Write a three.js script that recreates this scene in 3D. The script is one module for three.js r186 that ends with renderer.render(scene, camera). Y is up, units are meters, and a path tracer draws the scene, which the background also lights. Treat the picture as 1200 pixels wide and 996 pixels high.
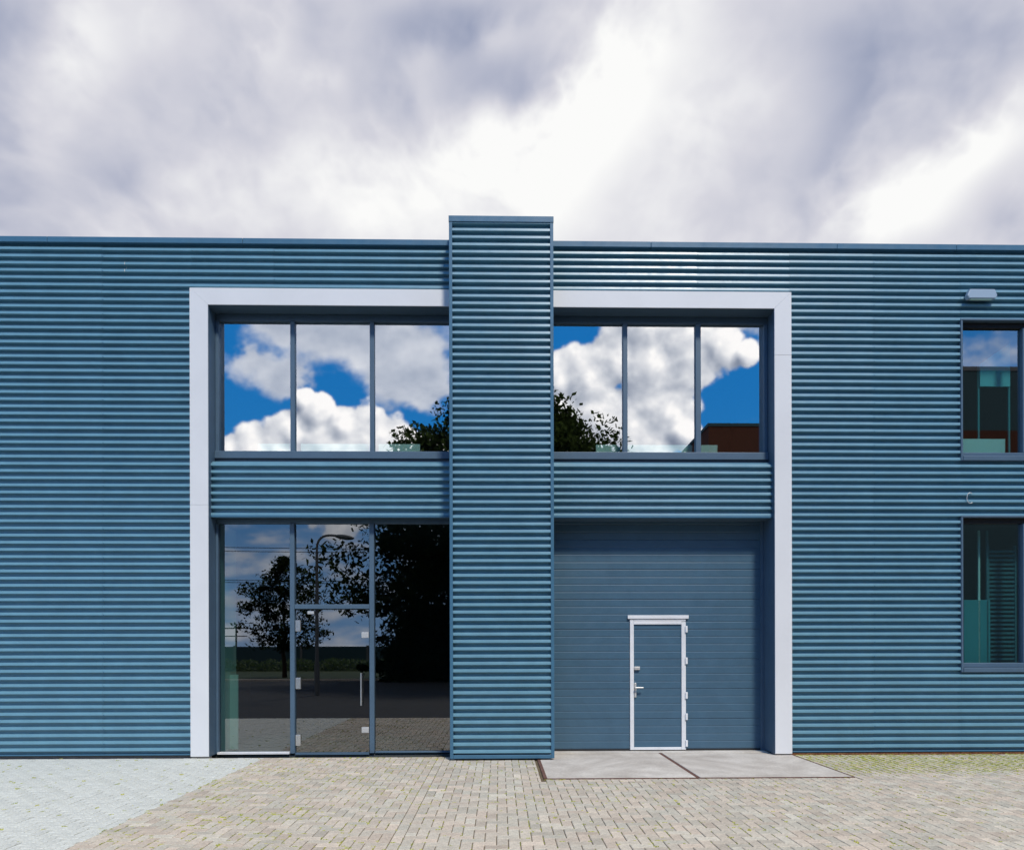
import * as THREE from 'three';
import { RoundedBoxGeometry } from 'three/addons/geometries/RoundedBoxGeometry.js';
import { mergeGeometries } from 'three/addons/utils/BufferGeometryUtils.js';

// ---------------------------------------------------------------- camera, sky, sun, exposure
const scene = new THREE.Scene();
const renderer = new THREE.WebGLRenderer({ antialias: true });
renderer.toneMapping = THREE.LinearToneMapping;
renderer.toneMappingExposure = 1.25;
renderer.shadowMap.enabled = true;

const CAM_Z = 10.8, CAM_H = 1.68, FOCAL = 800, HORIZON = 762, YAW = THREE.MathUtils.degToRad(1.05);
const camera = new THREE.PerspectiveCamera(2 * THREE.MathUtils.radToDeg(Math.atan(498 / FOCAL)), 1200 / 996, 0.1, 1500);
camera.position.set(0, CAM_H, CAM_Z);
camera.rotation.order = 'YXZ';
camera.rotation.set(0, -YAW, -0.0022);
camera.setViewOffset(1200, 996, 0, 498 - HORIZON, 1200, 996);     // a shift lens: upright verticals

const SUN_DIR = new THREE.Vector3(0.27, 0.98, 0.72).normalize();
const sun = new THREE.DirectionalLight(new THREE.Color(1.0, 0.92, 0.8), 2.95);
sun.position.copy(SUN_DIR).multiplyScalar(80);
sun.shadow.radius = 15;
sun.castShadow = true;
sun.shadow.mapSize.set(2048, 2048);
Object.assign(sun.shadow.camera, { left: -40, right: 40, top: 40, bottom: -40, near: 1, far: 200 });
scene.add(sun, sun.target);

// ---------------------------------------------------------------- noise
function rng(seed) { let s = seed | 0; return () => { s = (s + 0x6d2b79f5) | 0; let t = Math.imul(s ^ (s >>> 15), 1 | s); t = (t + Math.imul(t ^ (t >>> 7), 61 | t)) ^ t; return ((t ^ (t >>> 14)) >>> 0) / 4294967296; }; }
const PERM = new Uint8Array(512); { const r = rng(7), p = [...Array(256).keys()]; for (let i = 255; i > 0; i--) { const j = Math.floor(r() * (i + 1)); [p[i], p[j]] = [p[j], p[i]]; } for (let i = 0; i < 512; i++) PERM[i] = p[i & 255]; }
const GX = new Float32Array(256), GY = new Float32Array(256), GZ = new Float32Array(256);
{ const r = rng(11); for (let i = 0; i < 256; i++) { const z = 2 * r() - 1, a = 2 * Math.PI * r(), q = Math.sqrt(1 - z * z); GX[i] = q * Math.cos(a); GY[i] = q * Math.sin(a); GZ[i] = z; } }
function noise3(x, y, z) {
  const X = Math.floor(x), Y = Math.floor(y), Z = Math.floor(z), fx = x - X, fy = y - Y, fz = z - Z, i = X & 255, j = Y & 255, k = Z & 255;
  const u = fx * fx * fx * (fx * (fx * 6 - 15) + 10), v = fy * fy * fy * (fy * (fy * 6 - 15) + 10), w = fz * fz * fz * (fz * (fz * 6 - 15) + 10);
  const a = PERM[i] + j, b = PERM[i + 1] + j, aa = PERM[a & 255] + k, ab = PERM[(a + 1) & 255] + k, ba = PERM[b & 255] + k, bb = PERM[(b + 1) & 255] + k;
  const g = (h, dx, dy, dz) => { const q = PERM[h & 255]; return GX[q] * dx + GY[q] * dy + GZ[q] * dz; };
  const x00 = g(aa, fx, fy, fz), x10 = g(ba, fx - 1, fy, fz), x01 = g(ab, fx, fy - 1, fz), x11 = g(bb, fx - 1, fy - 1, fz);
  const y00 = g(aa + 1, fx, fy, fz - 1), y10 = g(ba + 1, fx - 1, fy, fz - 1), y01 = g(ab + 1, fx, fy - 1, fz - 1), y11 = g(bb + 1, fx - 1, fy - 1, fz - 1);
  const p = x00 + u * (x10 - x00), q = x01 + u * (x11 - x01), r = y00 + u * (y10 - y00), s = y01 + u * (y11 - y01);
  const m = p + v * (q - p), n = r + v * (s - r);
  return 1.5 * (m + w * (n - m));
}
function fbm(x, y, z, o) { let s = 0, a = 0.5; for (let i = 0; i < o; i++) { s += a * noise3(x, y, z); x = x * 2.03 + 17.1; y = y * 2.03 + 3.7; z = z * 2.03 + 9.2; a *= 0.5; } return s; }
const sstep = (a, b, x) => { const t = Math.min(1, Math.max(0, (x - a) / (b - a))); return t * t * (3 - 2 * t); };
const lin = (c) => { c /= 255; return c <= 0.04045 ? c / 12.92 : Math.pow((c + 0.055) / 1.055, 2.4); };

// ---------------------------------------------------------------- the sky: broken grey-white cloud ahead, blue with cumulus behind the viewer
function makeSky() {
  const W = 4096, H = 2048, data = new Float32Array(W * H * 4), EXP = 1.25;
  const ramp = [[0, 149, 158, 184], [0.3, 181, 185, 203], [0.62, 214, 214, 223], [1, 251, 251, 250]].map(([t, ...c]) => [t, ...c.map((v) => lin(v) / EXP)]);
  const tone = (t, out) => {
    t = Math.min(1, Math.max(0, t));
    let i = 0; while (i < ramp.length - 2 && t > ramp[i + 1][0]) i++;
    const a = ramp[i], b = ramp[i + 1], f = (t - a[0]) / (b[0] - a[0]);
    for (let c = 0; c < 3; c++) out[c] = a[c + 1] + f * (b[c + 1] - a[c + 1]);
  };
  // cloud banks of the grey side, as bearings on a plane one focal length ahead: place, half sizes, turn, strength
  const banks = [
    [770, 40, 60, 150, 38, 0.4], [690, 170, 60, 130, 42, 0.3], [600, 240, 150, 55, 0, 0.27], [430, 250, 190, 50, 0, 0.14], [860, 110, 50, 110, 20, 0.14],
    [645, 100, 62, 42, -20, -0.4], [520, 20, 60, 38, 0, -0.42], [560, 110, 36, 70, 25, -0.2], [585, 40, 26, 26, 0, 0.22],
    [115, 65, 38, 62, 10, 0.3], [190, 40, 40, 50, 0, 0.12], [330, 55, 22, 40, 20, 0.16], [390, 95, 30, 26, 0, 0.18], [-10, 110, 55, 170, 0, -0.3], [110, 235, 70, 46, -15, -0.2], [240, 115, 36, 60, 15, -0.12], [450, 110, 50, 60, 0, -0.14],
    [985, 130, 34, 120, 12, -0.26], [1080, 30, 150, 52, 0, -0.26], [930, 225, 90, 46, 0, -0.12], [1060, 110, 80, 60, 0, -0.14],
    [1140, 190, 105, 40, -38, 0.46], [1060, 260, 60, 40, 0, 0.3], [1190, 280, 30, 26, 0, -0.22],
  ].map(([u, v, a, b, t, s]) => { const r = t * Math.PI / 180; return [u, v, Math.cos(r), Math.sin(r), a, b, s]; });
  // heaps of cumulus of the blue side: place, radius
  const heaps = [
    [300, 532, 34], [345, 505, 27], [372, 482, 26], [358, 468, 16], [402, 498, 26], [436, 520, 34], [330, 528, 36], [385, 525, 54], [270, 528, 20], [470, 545, 44], [410, 550, 80], [512, 535, 30],
    [690, 446, 46], [722, 420, 42], [765, 430, 56], [806, 415, 52], [845, 402, 34], [876, 412, 17], [782, 480, 46], [700, 492, 60], [655, 445, 34], [662, 488, 46], [800, 505, 28], [745, 520, 60], [760, 385, 40],
  ];
  const veils = [[305, 428, 44, 20], [330, 448, 26, 20], [400, 398, 70, 34], [480, 408, 56, 42], [500, 452, 40, 26], [345, 384, 60, 15], [455, 440, 30, 30], [850, 388, 50, 14], [1170, 420, 120, 40, 0.5], [60, 470, 90, 50], [20, 380, 120, 40]];
  const rgb = [0, 0, 0], cy = Math.cos(YAW), sy = Math.sin(YAW);
  const heapAt = (u, v, X, Y, Z) => {
    let m = -1;
    for (const [a, b, r] of heaps) { const d = 1 - Math.hypot(u - a, v - b) / r; if (d > m) m = d; }
    return m + 0.6 * fbm(u / 46, v / 40, 3.3, 6) + 0.1 * fbm(u / 9, v / 9, 7.7, 3);
  };
  for (let row = 0; row < H; row++) {
    const up = ((row + 0.5) / H - 0.5) * Math.PI, dy = Math.sin(up), ce = Math.cos(up);
    for (let col = 0; col < W; col++) {
      const o = (row * W + col) * 4;
      data[o + 3] = 1;
      if (dy < -0.03) { data[o] = 0.14; data[o + 1] = 0.15; data[o + 2] = 0.15; continue; }
      const az = ((col + 0.5) / W - 0.5) * 2 * Math.PI, dx = Math.cos(az) * ce, dz = Math.sin(az) * ce;
      // in plane bearings: front for dz < 0, and the same bearings turned round for the sky behind
      const fz = Math.abs(dz), X = cy * dx - sy * fz, Zf = cy * fz + sy * dx;
      const near = sstep(0.25, 0.5, Zf), u = 600 + FOCAL * X / Math.max(Zf, 0.05), v = HORIZON - FOCAL * dy / Math.max(Zf, 0.05);
      const back = sstep(-0.12, 0.3, dz);
      let r = 0, g = 0, b = 0;
      if (back < 1) {
        const wx = fbm(dx * 3 + 5, dy * 3, dz * 3, 4), wy = fbm(dx * 3, dy * 3 + 8, dz * 3, 4);
        const soft = fbm(dx * 3.6 + wx * 0.8, dy * 4.2 + wy * 0.8, dz * 3.6, 5);
        const fine = fbm(dx * 9 + wy * 1.1, dy * 12 + wx * 1.1, dz * 9, 6);
        const puff = 0.35 - Math.abs(fbm(dx * 15 + wx * 1.6, dy * 19 + wy * 1.6, dz * 15, 5)) * 1.6;
        let t = 0.575 + 0.36 * soft + 0.34 * fine + 0.15 * puff;
        if (near > 0) {
          let s = 0;
          const uu = u + 80 * wx + 60 * fine + 16 * puff, vv = v + 80 * wy + 60 * soft + 16 * puff;
          for (const [a, c, co, si, p, q, k] of banks) { const x = uu - a, y = vv - c, m = (x * co + y * si) / p, n = (-x * si + y * co) / q, e = m * m + n * n; if (e < 7) s += k * Math.exp(-e); }
          t += near * s;
        }
        tone(t, rgb);
        r = rgb[0]; g = rgb[1]; b = rgb[2];
      }
      if (back > 0) {
        const e = Math.max(dy, 0), hz = Math.exp(-e * 5);
        let br = 0.008 + 0.16 * hz * hz + 0.04 * hz, bg = 0.22 + 0.24 * hz, bb = 0.72 + 0.16 * hz;
        // scattered cumulus everywhere; the heaps that stand over the yard in their places
        const k = 1 / (e + 0.16), gx = dx * k * 1.3, gz = dz * k * 1.3;
        let c = fbm(gx * 1.2 + 4, gz * 1.2, 1.7, 6) * 1.5 - 0.05, lit = 0.84 + 0.7 * (c - (fbm(gx * 1.2 + 4.1, gz * 1.2 - 0.05, 1.7, 4) * 1.5 - 0.05));
        let alpha = sstep(0, 0.28, c);
        if (near > 0) {
          const c1 = heapAt(u, v), c2 = heapAt(u + 9, v - 11);
          const a1 = sstep(-0.02, 0.14, c1), l1 = 0.94 + 0.42 * (c1 - c2) + 0.12 * fbm(u / 40, v / 30, 8.1, 5) + 0.1 * fbm(u / 13, v / 11, 1.1, 4);
          let vs = 0; const q = 26 * fbm(u / 30, v / 24, 5.5, 5);
          for (const [a, b2, p, h, k2 = 1] of veils) { const m = (u + q * 1.6 - a) / p, n = (v + q - b2) / h; vs += k2 * Math.exp(-(m * m + n * n)); }
          const wisp = fbm(u / 60, v / 18, 2.2, 5);
          const low = sstep(560, 640, v);
          const a2 = Math.min(1, sstep(0.22, 0.95, vs + 0.55 * fbm(u / 26, v / 20, 4.4, 5)) * 0.86 * (1 - low) + low * (0.18 + 0.8 * sstep(-0.25, 0.4, wisp)) * 0.85);
          const l2 = 0.89 + 0.26 * fbm(u / 50, v / 34, 6.6, 4);
          const inwin = near * sstep(-900, -500, -Math.abs(u - 590)) ;
          const aa = Math.max(a1, a2), ll = a1 > a2 ? l1 : (l2 * (1 - a1) + l1 * a1);
          alpha += inwin * (aa - alpha); lit += inwin * (ll - lit);
        }
        lit = Math.min(1.12, Math.max(0.55, lit));
        const cr = 1.2 * Math.pow(lit, 2.6), cg = 1.22 * Math.pow(lit, 2.3), cb = 1.28 * Math.pow(lit, 1.8);
        br += alpha * (cr - br); bg += alpha * (cg - bg); bb += alpha * (cb - bb);
        r += back * (br - r); g += back * (bg - g); b += back * (bb - b);
      }
      data[o] = r; data[o + 1] = g; data[o + 2] = b;
    }
  }
  const t = new THREE.DataTexture(data, W, H, THREE.RGBAFormat, THREE.FloatType);
  t.mapping = THREE.EquirectangularReflectionMapping; t.colorSpace = THREE.LinearSRGBColorSpace; t.magFilter = THREE.LinearFilter; t.minFilter = THREE.LinearFilter; t.needsUpdate = true;
  return t;
}
scene.background = makeSky();
scene.environment = scene.background;

// ---------------------------------------------------------------- helpers
const taken = new Map();
function numbered(n) { const k = taken.get(n) ?? 0; taken.set(n, k + 1); return k ? n + '_' + String(k).padStart(3, '0') : n; }
function tag(o, label, category, group, kind) { if (label) o.userData.label = label; if (category) o.userData.category = category; if (group) o.userData.group = group; if (kind) o.userData.kind = kind; return o; }
function obj(name, geo, mat, parent) { const m = new THREE.Mesh(geo, mat); m.name = parent && parent !== scene ? name : numbered(name); m.castShadow = m.receiveShadow = true; (parent ?? scene).add(m); return m; }
function group(name, parent = scene) { const g = new THREE.Group(); g.name = parent === scene ? numbered(name) : name; parent.add(g); return g; }
// uv in metres, from the face's own plane
function metric(g) {
  if (g.index) g = g.toNonIndexed();
  const p = g.attributes.position, n = g.attributes.normal, uv = new Float32Array(p.count * 2);
  for (let i = 0; i < p.count; i++) {
    const ax = Math.abs(n.getX(i)), ay = Math.abs(n.getY(i)), az = Math.abs(n.getZ(i)), x = p.getX(i), y = p.getY(i), z = p.getZ(i);
    if (ay >= ax && ay >= az) { uv[2 * i] = x; uv[2 * i + 1] = z; } else if (ax >= az) { uv[2 * i] = z; uv[2 * i + 1] = y; } else { uv[2 * i] = x; uv[2 * i + 1] = y; }
  }
  g.setAttribute('uv', new THREE.BufferAttribute(uv, 2));
  return g;
}
const box = (x0, x1, y0, y1, z0, z1) => metric(new THREE.BoxGeometry(x1 - x0, y1 - y0, z1 - z0).translate((x0 + x1) / 2, (y0 + y1) / 2, (z0 + z1) / 2));
const rbox = (x0, x1, y0, y1, z0, z1, r = 0.004) => metric(new RoundedBoxGeometry(x1 - x0, y1 - y0, z1 - z0, 1, Math.min(r, (x1 - x0) / 2.2, (y1 - y0) / 2.2, (z1 - z0) / 2.2)).translate((x0 + x1) / 2, (y0 + y1) / 2, (z0 + z1) / 2));
const tube = (pts, r, n = 8, rad = 8) => new THREE.TubeGeometry(new THREE.CatmullRomCurve3(pts.map((p) => new THREE.Vector3(...p))), n, r, rad);
function limb(a, b, ra, rb, seg = 8) {
  const d = new THREE.Vector3().subVectors(b, a), g = new THREE.CylinderGeometry(rb, ra, d.length(), seg, 1, true);
  g.translate(0, d.length() / 2, 0); g.applyQuaternion(new THREE.Quaternion().setFromUnitVectors(new THREE.Vector3(0, 1, 0), d.normalize())); g.translate(a.x, a.y, a.z);
  return g;
}

// ---------------------------------------------------------------- textures and materials
function texture(size, metres, f, srgb = true) {
  const data = new Uint8Array(size * size * 4);
  for (let j = 0; j < size; j++) for (let i = 0; i < size; i++) { const c = f(i / size, j / size, i, j), o = (j * size + i) * 4; for (let k = 0; k < 3; k++) data[o + k] = Math.max(0, Math.min(255, c[k])); data[o + 3] = 255; }
  const t = new THREE.DataTexture(data, size, size); t.wrapS = t.wrapT = THREE.RepeatWrapping; t.magFilter = THREE.LinearFilter; t.minFilter = THREE.LinearMipmapLinearFilter; t.generateMipmaps = true;
  if (srgb) t.colorSpace = THREE.SRGBColorSpace; t.repeat.set(1 / metres, 1 / metres); t.needsUpdate = true; return t;
}
// noise that closes on itself over the unit square
const loopN = (u, v, k, o, s) => { const a = u * 2 * Math.PI, b = v * 2 * Math.PI, R = k / (2 * Math.PI); return fbm(R * Math.cos(a) + s, R * Math.sin(a) + R * Math.cos(b), R * Math.sin(b) + s * 0.7, o); };
const R0 = rng(31);
const grey = (v) => { v = Math.max(0, Math.min(255, v)); return [v, v, v]; };
const T = {
  paint: texture(512, 2.7, (u, v) => { const n = loopN(u, v, 9, 4, 2), m = loopN(u, v, 60, 3, 8); return grey(238 + 16 * n + 8 * m); }),
  clean: texture(256, 3.3, (u, v) => { const n = loopN(u, v, 5, 4, 21); return grey(249 + 7 * n); }),
  paintRough: texture(256, 1.9, (u, v) => { const n = loopN(u, v, 14, 4, 5); return grey(215 + 70 * n); }, false),
  grain: texture(512, 0.8, (u, v) => { const n = loopN(u, v, 40, 4, 1), w = R0() - 0.5; return grey(214 + 50 * n + 46 * w); }),
  grainBump: texture(512, 0.8, (u, v) => { const n = loopN(u, v, 90, 3, 4), w = R0() - 0.5; return grey(128 + 90 * n + 50 * w); }, false),
  concrete: texture(1024, 3.1, (u, v) => { const n = loopN(u, v, 8, 5, 3), m = loopN(u, v, 90, 3, 6), w = R0() - 0.5; const k = 230 + 46 * n + 24 * m + 16 * w; return [k, k - 2 + 4 * n, k - 6 + 6 * n]; }),
  sand: texture(512, 1.3, (u, v) => { const n = loopN(u, v, 30, 4, 9), w = R0() - 0.5; const k = 190 + 70 * n + 60 * w; return [k, k * 0.97, k * 0.9]; }),
  rust: texture(256, 0.5, (u, v) => { const n = loopN(u, v, 18, 5, 12), w = R0() - 0.5; const k = 190 + 110 * n + 30 * w; return [k, k * (0.86 + 0.2 * n), k * (0.8 + 0.3 * n)]; }),
  asphalt: texture(512, 2.3, (u, v) => { const n = loopN(u, v, 10, 4, 15), w = R0() - 0.5; return grey(200 + 60 * n + 70 * w); }),
};
const L = (r, g, b) => new THREE.Color().setRGB(r, g, b);
const std = (o) => new THREE.MeshStandardMaterial(o), phy = (o) => new THREE.MeshPhysicalMaterial(o);
const M = {
  cladding: phy({ color: L(0.145, 0.31, 0.4), roughness: 0.4, map: T.paint, roughnessMap: T.paintRough, side: THREE.DoubleSide }),
  trim: phy({ color: L(0.057, 0.165, 0.265), roughness: 0.45, map: T.paint, roughnessMap: T.paintRough }),
  frame: phy({ color: L(0.08, 0.14, 0.205), roughness: 0.4, map: T.paint }),
  reveal: phy({ color: L(0.08, 0.14, 0.205), roughness: 0.45, map: T.paint }),
  white: phy({ color: L(0.72, 0.735, 0.745), roughness: 0.45, map: T.clean }),
  whiteGloss: phy({ color: L(0.8, 0.82, 0.84), roughness: 0.35, map: T.paint }),
  door: phy({ color: L(0.06, 0.132, 0.2), roughness: 0.46, map: T.paint, roughnessMap: T.paintRough }),
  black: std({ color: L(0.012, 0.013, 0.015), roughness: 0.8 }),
  steel: std({ color: L(0.62, 0.62, 0.6), metalness: 0.9, roughness: 0.32 }),
  satin: phy({ color: L(0.6, 0.61, 0.6), metalness: 0.5, roughness: 0.4 }),
  concrete: std({ color: L(0.6, 0.565, 0.515), roughness: 0.92, map: T.concrete, bumpMap: T.grainBump, bumpScale: 0.002 }),
  wall: std({ color: L(0.2, 0.21, 0.22), roughness: 0.9 }),
  inner: std({ color: L(0.1, 0.12, 0.125), roughness: 0.9 }),
  carpet: std({ color: L(0.035, 0.04, 0.045), roughness: 1, map: T.grain }),
  mat: std({ color: L(0.1, 0.115, 0.12), roughness: 1, map: T.grain }),
  plinth: std({ color: L(0.34, 0.2, 0.1), roughness: 0.95, map: T.rust }),
  plinthGrey: std({ color: L(0.26, 0.25, 0.24), roughness: 0.95, map: T.concrete }),
  rust: std({ color: L(0.25, 0.17, 0.14), roughness: 0.9, map: T.rust, bumpMap: T.grainBump, bumpScale: 0.002 }),
  sand: std({ color: L(0.24, 0.19, 0.125), roughness: 1, map: T.sand }),
  galv: std({ color: L(0.66, 0.64, 0.6), roughness: 0.6, map: T.concrete }),
  asphalt: std({ color: L(0.04, 0.044, 0.048), roughness: 0.95, map: T.asphalt }),
  lawn: std({ color: L(0.05, 0.085, 0.025), roughness: 1, map: T.asphalt }),
  // coated panes: the upper storey's solar glass mirrors about half of what it faces
  solar: phy({ color: L(0.8, 0.93, 0.92), roughness: 0, transmission: 1, thickness: 0, ior: 5.6 }),
  glass: phy({ color: L(0.3, 0.43, 0.43), roughness: 0, transmission: 1, thickness: 0, ior: 2.65 }),
  officeGlass: phy({ color: L(0.55, 0.78, 0.8), roughness: 0, transmission: 1, thickness: 0, ior: 4.0 }),
  frosted: std({ color: L(0.55, 0.8, 0.72), roughness: 0.6 }),
  turquoise: std({ color: L(0.2, 0.68, 0.72), roughness: 0.6 }),
  teal: std({ color: L(0.05, 0.3, 0.32), roughness: 0.6 }),
  lampGrey: phy({ color: L(0.3, 0.4, 0.5), roughness: 0.4 }),
  brick: std({ color: L(0.2, 0.07, 0.04), roughness: 0.95, map: T.sand }),
  slat: std({ color: L(0.05, 0.17, 0.19), roughness: 0.6 }),
  ochre: std({ color: L(0.35, 0.16, 0.07), roughness: 0.7 }),
  darkTeal: std({ color: L(0.02, 0.07, 0.085), roughness: 0.6 }),
  barrier: std({ color: L(0.02, 0.06, 0.08), roughness: 0.8 }),
  bark: std({ color: L(0.06, 0.045, 0.033), roughness: 1, map: T.rust }),
  leaf: phy({ color: L(0.09, 0.15, 0.05), roughness: 0.95, transmission: 0.35, thickness: 0, vertexColors: true, side: THREE.DoubleSide }),
  pole: std({ color: L(0.16, 0.17, 0.18), roughness: 0.6, metalness: 0.4 }),
  wire: std({ color: L(0.02, 0.02, 0.02), roughness: 0.8 }),
  moss: std({ color: L(1, 1, 1), roughness: 1, side: THREE.DoubleSide }),
};

// ---------------------------------------------------------------- dimensions of the front (metres; z = 0 is the front of the cladding)
const TOP = 8.155, PITCH = 0.1121, DEEP = 0.06, X_L = -15, X_R = 16, BACK = -13;
const PIL = { x0: -0.757, x1: 0.836, z: 0.4, top: 8.295 };
const FR = { ol: -4.83, il: -4.545, ir: 4.372, or: 4.645, top: 7.35, it: 7.085, z: 0.06 };
const SP = { y0: 3.79, y1: 4.68 };
const WIN = { x0: 7.4, x1: 9.55, up0: 4.70, up1: 6.975, lo0: 1.31, lo1: 3.822 };

// ---------------------------------------------------------------- ground
{
  const g = new THREE.PlaneGeometry(1600, 1600).rotateX(-Math.PI / 2); g.translate(0, -0.09, 0);
  tag(obj('ground', metric(g), M.lawn), 'wide flat grassy ground round the yard', 'ground', null, 'structure');
  tag(obj('asphalt_road', box(-90, 90, -0.08, -0.012, 5.75, 27), M.asphalt), 'dark asphalt road running past the yard', 'road', null, 'structure');
  tag(obj('road_kerb', rbox(-90, 90, -0.08, 0.1, 27, 27.18, 0.02), M.concrete), 'grey concrete kerb along the far side of the road', 'kerb', null, 'structure');
}
// paving: herringbone blocks, each with bevelled edges; the largest ones are parts of their own
const inFrame = (x, z) => { const dx = x, dz = CAM_Z - z, c = Math.cos(YAW), s = Math.sin(YAW), Z = c * dz + s * dx, X = c * dx - s * dz; if (Z < 0.5) return null; return [600 + FOCAL * X / Z, HORIZON + FOCAL * CAM_H / Z]; };
function paverGeometry(l, w, h, c) {
  const a = l / 2, b = w / 2, P = [], add = (...q) => P.push(...q);
  const quad = (p, q, r, s) => add(...p, ...q, ...r, ...p, ...r, ...s);
  const t = [[-a + c, 0, -b + c], [-a + c, 0, b - c], [a - c, 0, b - c], [a - c, 0, -b + c]], m = [[-a, -c, -b], [-a, -c, b], [a, -c, b], [a, -c, -b]], d = m.map(([x, , z]) => [x, -h, z]);
  quad(...t); for (let i = 0; i < 4; i++) { const j = (i + 1) % 4; quad(t[i], m[i], m[j], t[j]); quad(m[i], d[i], d[j], m[j]); }
  const g = new THREE.BufferGeometry(); g.setAttribute('position', new THREE.BufferAttribute(new Float32Array(P), 3)); g.computeVertexNormals(); return metric(g);
}
const APRON = { x0: 0.575, x1: 4.655, z1: 1.905 };
const joints = [];
{
  const U = 0.1045, paving = group('brick_paving'); tag(paving, 'herringbone paving of weathered grey concrete blocks with mossy joints', 'paving', null, 'structure');
  obj('joint_sand', box(-16.2, 16.2, -0.08, -0.0105, -0.06, 5.75), M.sand, paving);
  const list = [], r = rng(5), EDGE = -3.71, BAND = -0.97;
  const put = (x0, x1, z0, z1, field) => {
    const lim = field < 2 ? [-16, BAND] : [BAND + U, 16];
    x0 = Math.max(x0, lim[0]); x1 = Math.min(x1, lim[1]); z0 = Math.max(z0, 0.03); z1 = Math.min(z1, 5.75);
    if (x1 - x0 < 0.03 || z1 - z0 < 0.03) return;
    if (x1 > APRON.x0 - 0.04 && x0 < APRON.x1 + 0.04 && z0 < APRON.z1 + 0.035) {
      if (x0 < APRON.x0 - 0.07 && x1 <= APRON.x0 + 0.2) x1 = APRON.x0 - 0.04; else if (x1 > APRON.x1 + 0.07 && x0 >= APRON.x1 - 0.2) x0 = APRON.x1 + 0.04; else if (z1 > APRON.z1 + 0.06) z0 = APRON.z1 + 0.035; else return;
    }
    if (field < 2) {
      if (x0 < EDGE - 0.03 && x1 > EDGE + 0.03) { list.push([x0, EDGE, z0, z1, 0], [EDGE, x1, z0, z1, 1]); return; }
      field = (x0 + x1) / 2 < EDGE ? 0 : 1;
    }
    list.push([x0, x1, z0, z1, field]);
  };
  const lay = (ox, xa, xb, field) => {
    for (let i = -170; i < 320; i++) for (let j = -110; j < 110; j++) {
      const bx = ox + (i + 2 * j) * U, bz = (i - 2 * j) * U;
      if (bx > xb + 0.4 || bx < xa - 0.4 || bz < -0.5 || bz > 6) continue;
      put(bx, bx + 2 * U, bz, bz + U, field); put(bx, bx + U, bz + U, bz + 3 * U, field);
    }
  };
  lay(BAND, -16, BAND, 1); lay(BAND + U, BAND, 16, 2);
  for (let z = 0; z < 5.6; z += 2 * U) list.push([BAND, BAND + U, Math.max(z, 0.03), z + 2 * U, 3]);
  const gap = 0.0065;
  const geo = paverGeometry(2 * U - gap, U - gap, 0.06, 0.0045);
  const tint = (f) => {
    const q = r() + r() - 1, k = (f === 0 ? 0.78 : 0.63) * (1 + q * (f === 0 ? 0.07 : 0.2)), pink = f === 0 ? 0 : 0.12 * (r() - 0.35), odd = f && r() < 0.05 ? 1.14 : 1;
    return f === 0 ? [k * 0.97 * odd, k * 1.0, k * 0.91] : [k * (1.04 + pink * 0.6) * odd, k * (0.95 - pink * 0.35) * odd, k * (0.775 - pink * 0.5) * odd];
  };
  const info = list.map(([x0, x1, z0, z1, f]) => {
    const cx = (x0 + x1) / 2, cz = (z0 + z1) / 2, lx = x1 - x0, lz = z1 - z0, px = inFrame(cx, cz), c = tint(f);
    const long = lx >= lz, L1 = Math.max(lx, lz), W1 = Math.min(lx, lz);
    const seen = px && px[0] > 6 && px[0] < 1194 && px[1] < 992 ? px[1] : 0;
    if (px && px[0] > -60 && px[0] < 1260) joints.push([x0, x1, z0, z1, f]);
    return { cx, cz, long, L1, W1, c, seen, y: (r() - 0.5) * 0.004, tx: (r() - 0.5) * 0.014, tz: (r() - 0.5) * 0.014, rot: (r() - 0.5) * 0.012 };
  });
  const mat4 = (p) => {
    const q = new THREE.Quaternion().setFromEuler(new THREE.Euler(p.tx, (p.long ? 0 : Math.PI / 2) + p.rot, p.tz));
    return new THREE.Matrix4().compose(new THREE.Vector3(p.cx, p.y, p.cz), q, new THREE.Vector3((p.L1 - gap) / (2 * U - gap), 1, (p.W1 - gap) / (U - gap)));
  };
  const order = info.map((_, i) => i).filter((i) => info[i].seen && info[i].L1 > 0.2 && info[i].W1 > 0.1).sort((a, b) => info[b].seen - info[a].seen).slice(0, 300), own = new Set(order);
  const tones = new Map(), base = { roughness: 0.93, map: T.grain, bumpMap: T.grainBump, bumpScale: 0.0025 };
  for (const i of order) {
    const p = info[i], key = p.c.map((v) => Math.round(v * 33)).join();
    if (!tones.has(key)) tones.set(key, std({ ...base, color: L(...p.c) }));
    const m = obj('paver', geo, tones.get(key), paving); m.applyMatrix4(mat4(p));
  }
  const rest = info.filter((_, i) => !own.has(i)), im = new THREE.InstancedMesh(geo, std({ ...base, color: L(1, 1, 1) }), rest.length);
  rest.forEach((p, i) => { im.setMatrixAt(i, mat4(p)); im.setColorAt(i, L(...p.c)); });
  im.name = 'pavers'; im.userData.kind = 'stuff'; im.castShadow = im.receiveShadow = true; paving.add(im);
}
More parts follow.
